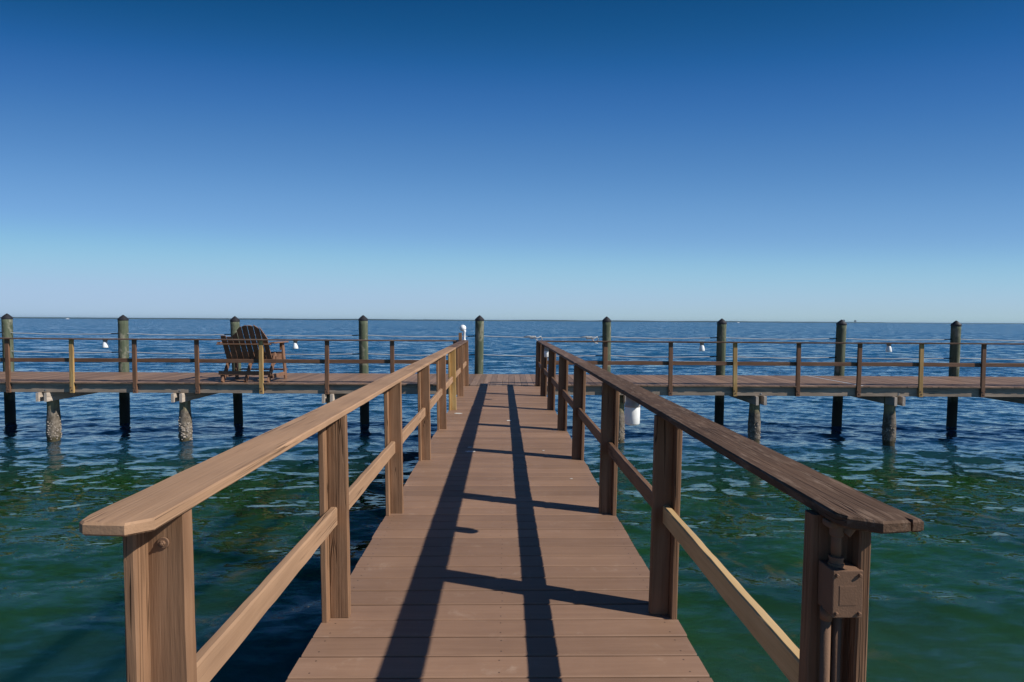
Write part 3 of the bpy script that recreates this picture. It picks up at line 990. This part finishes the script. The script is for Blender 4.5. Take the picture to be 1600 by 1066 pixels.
# ------------------------------------------------------------------ double chair
def chair():
    base = Vector((-5.72, 12.98, 0))
    t = empty("adirondack_bench", base)
    tag(t, "tall brown slatted double deck chair with a raised fan back, facing out to sea", "chair")
    # local: x along the pier, y outwards
    W = .53
    def part(name, bm, m): return obj(name, bm, m, t)
    # back slats, leaning towards the walkway side
    bx = [-.590 + .130 * q for q in range(8)]
    tops = [1.035, 1.010, 1.075, 1.205, 1.255, 1.258, 1.235, 1.11]
    xo = .022
    bm = bmesh.new()
    for i, (x, zt) in enumerate(zip(bx, tops)):
        w = .113
        b0 = Vector((x + .065 + xo, .10, .47))
        k = (zt - .47)
        tp = Vector((x + .065 + xo - .004 * k, .10 - .52 * k, zt))
        # slats cut to the curve of the back: outline in the leaning plane
        a = (tp - b0)
        L = a.length
        a.normalize()
        side = Vector((1, 0, 0))
        nrm = a.cross(side).normalized()
        sl = [0.0, -.005, .05, .05, .015, -.012, -.05, -.14][i]
        pl = [(-w / 2, 0), (w / 2, 0), (w / 2, L + sl), (0, L + (.012 if 2 < i < 7 else 0)), (-w / 2, L - sl)]
        vs0 = [bm.verts.new(b0 + side * px + a * py - nrm * .011) for px, py in pl]
        vs1 = [bm.verts.new(b0 + side * px + a * py + nrm * .011) for px, py in pl]
        n = len(pl)
        bm.faces.new(vs0); bm.faces.new(vs1)
        for q in range(n): bm.faces.new((vs0[q], vs0[(q + 1) % n], vs1[(q + 1) % n], vs1[q]))
    bmesh.ops.bevel(bm, geom=bm.edges[:], offset=.002, segments=1, affect='EDGES')
    part("backrest", bm, W_chair('Z'))
    # back braces
    bm = bmesh.new(); plank(bm, (-.66, -.145, .845), (.53, -.145, .845), .09, .03, seg=10); part("back_brace", bm, W_chair('X'))
    bm = bmesh.new(); plank(bm, (-.56, .108, .52), (.56, .108, .52), .03, .085, seg=10); part("back_brace", bm, W_chair('X'))
    # seat slats
    bm = bmesh.new()
    for q in range(6):
        y = .16 + q * .082
        plank(bm, (-W, y, .555 + q * .012), (W, y, .555 + q * .012), .072, .022, seg=6)
    part("seat", bm, W_chair('X'))
    bm = bmesh.new(); plank(bm, (-W, .645, .58), (W, .645, .58), .03, .11, seg=6); part("apron", bm, W_chair('X'))
    # arms
    for x in (-.60, .565):
        bm = bmesh.new()
        sx = 1 if x > 0 else -1
        prism(bm, [(x - .07, -.14), (x + .05 * sx + .0, -.16), (x + .075, .10), (x + .085, .60), (x + .05, .68), (x - .05, .68), (x - .085, .58), (x - .07, .1)][::1], .862, .890, .006)
        part("armrest", bm, W_chair('Y'))
        bm = bmesh.new()
        prism(bm, [(0, 0), (.16, 0), (.02, -.18)], -.014, .014, .003)
        M = Matrix.Translation((x - .06 * sx, .44, .861)) @ Matrix.Rotation(R(90), 4, 'X') @ Matrix.Rotation(R(90), 4, 'Y')
        for v in bm.verts: v.co = M @ v.co
        part("arm_bracket", bm, W_chair('Z'))
    for x in (-W + .0, 0, W):
        # front leg
        bm = bmesh.new()
        f = .045 * (1 if x > 0 else -1 if x < 0 else 0)
        plank(bm, (x + f * 1.0, .60, 0), (x + f * .3, .50, .859 if x else .56), .038, .115, up=(0, 1, 0), seg=8)
        part("leg", bm, W_chair('Z'))
        # rear leg, raked from the seat down towards the walkway
        bm = bmesh.new()
        plank(bm, (x * .955, -.245, 0), (x * .955, .18, .62), .036, .115, up=(0, -1, .2), seg=8)
        part("leg", bm, W_chair('Z'))
        bm = bmesh.new()
        plank(bm, (x * .97, -.02, .43), (x * .97, .63, .555), .034, .13, seg=8)
        part("seat_rail", bm, W_chair('Y'))
        if x:
            bm = bmesh.new()
            plank(bm, (x + f * .8, -.18, .13), (x + f * .8, .62, .13), .03, .085, seg=8)
            part("stretcher", bm, W_chair('Y'))
    # lower rear board and foot rest
    bm = bmesh.new(); plank(bm, (-.59, -.232, .205), (.55, -.232, .205), .03, .09, seg=8); part("stretcher", bm, W_chair('X'))
    bm = bmesh.new()
    for q in range(3): plank(bm, (-W, .66 + q * .08, .21), (W, .66 + q * .08, .21), .07, .022, seg=6)
    part("foot_rest", bm, W_chair('X'))
chair()

# ------------------------------------------------------------------ light, sky, camera
SUNV = Vector((1.25, -.4375, 1.0)).normalized()
EL = math.asin(SUNV.z)
AZ = math.atan2(SUNV.x, SUNV.y)
w = bpy.data.worlds.new("World")
sc.world = w
w.use_nodes = True
nt = w.node_tree
bg = nt.nodes["Background"]
sky = nt.nodes.new("ShaderNodeTexSky")
sky.sky_type = 'NISHITA'
sky.sun_disc = False
sky.sun_elevation = EL
sky.sun_rotation = AZ
sky.altitude = 600
sky.air_density, sky.dust_density, sky.ozone_density = 1.0, 0.0, 10.0
# clear dry winter air: the deep blue overhead and pale band of the photograph's exposure
tcw = nt.nodes.new("ShaderNodeTexCoord")
flat = nt.nodes.new("ShaderNodeVectorMath"); flat.operation = 'MULTIPLY'
flat.inputs[1].default_value = (.38, 1, 1)
unit = nt.nodes.new("ShaderNodeVectorMath"); unit.operation = 'NORMALIZE'
nt.links.new(tcw.outputs["Generated"], flat.inputs[0])
nt.links.new(flat.outputs[0], unit.inputs[0])
nt.links.new(unit.outputs[0], sky.inputs["Vector"])
pre = nt.nodes.new("ShaderNodeVectorMath"); pre.operation = 'SCALE'
pre.inputs["Scale"].default_value = .075
nt.links.new(sky.outputs[0], pre.inputs[0])
cv = nt.nodes.new("ShaderNodeRGBCurve")
nt.links.new(pre.outputs[0], cv.inputs["Color"])
CURVES = ([(0, 0), (.030, .001), (.0372, .006), (.0479, .036), (.0619, .084), (.0946, .175), (.2056, .362), (.3318, .405), (.6, .415), (1, .46)],
          [(0, 0), (.070, .025), (.0893, .074), (.1142, .153), (.1452, .238), (.21, .376), (.3531, .565), (.4155, .56), (.6, .58), (1, .62)],
          [(0, 0), (.17, .10), (.22, .226), (.2699, .418), (.3253, .527), (.4148, .672), (.4811, .742), (.7, .78), (1, .8)])
for ch, pts in enumerate(CURVES):
    c = cv.mapping.curves[ch]
    c.points[0].location = pts[0]
    c.points[-1].location = pts[-1]
    for p in pts[1:-1]: c.points.new(*p)
    for p in c.points: p.handle_type = 'AUTO_CLAMPED'
cv.mapping.update()
post = nt.nodes.new("ShaderNodeVectorMath"); post.operation = 'SCALE'
post.inputs["Scale"].default_value = 10.0
nt.links.new(cv.outputs[0], post.inputs[0])
nt.links.new(post.outputs[0], bg.inputs[0])
bg.inputs[1].default_value = .10
sun = bpy.data.lights.new("sun", 'SUN')
sun.energy = 5.0
sun.angle = R(.5)
sun.color = (1., .95, .88)
so = link(bpy.data.objects.new("sun", sun))
so.rotation_euler = SUNV.to_track_quat('Z', 'Y').to_euler()

cam = bpy.data.cameras.new("camera")
cam.sensor_width = 36
cam.lens = 20.0
cam.clip_start = .05
cam.clip_end = 100000
co = link(bpy.data.objects.new("camera", cam))
yaw, pit, rol = R(.97736), R(2.02389), R(.32)
F = Vector((math.sin(yaw) * math.cos(pit), math.cos(yaw) * math.cos(pit), -math.sin(pit)))
Rv = Vector((math.cos(yaw), -math.sin(yaw), 0))
U = Rv.cross(F)
R2 = Rv * math.cos(rol) + U * math.sin(rol)
U2 = -Rv * math.sin(rol) + U * math.cos(rol)
M = Matrix((R2, U2, -F)).transposed().to_4x4()
M.translation = (0, 0, 1.40)
co.matrix_world = M
sc.camera = co
sc.view_settings.view_transform = 'Standard'
sc.view_settings.look = 'None'
sc.view_settings.exposure = 0.0
sc.view_settings.gamma = 1.0
sc.cycles.use_denoising = True
sc.cycles.max_bounces = 8
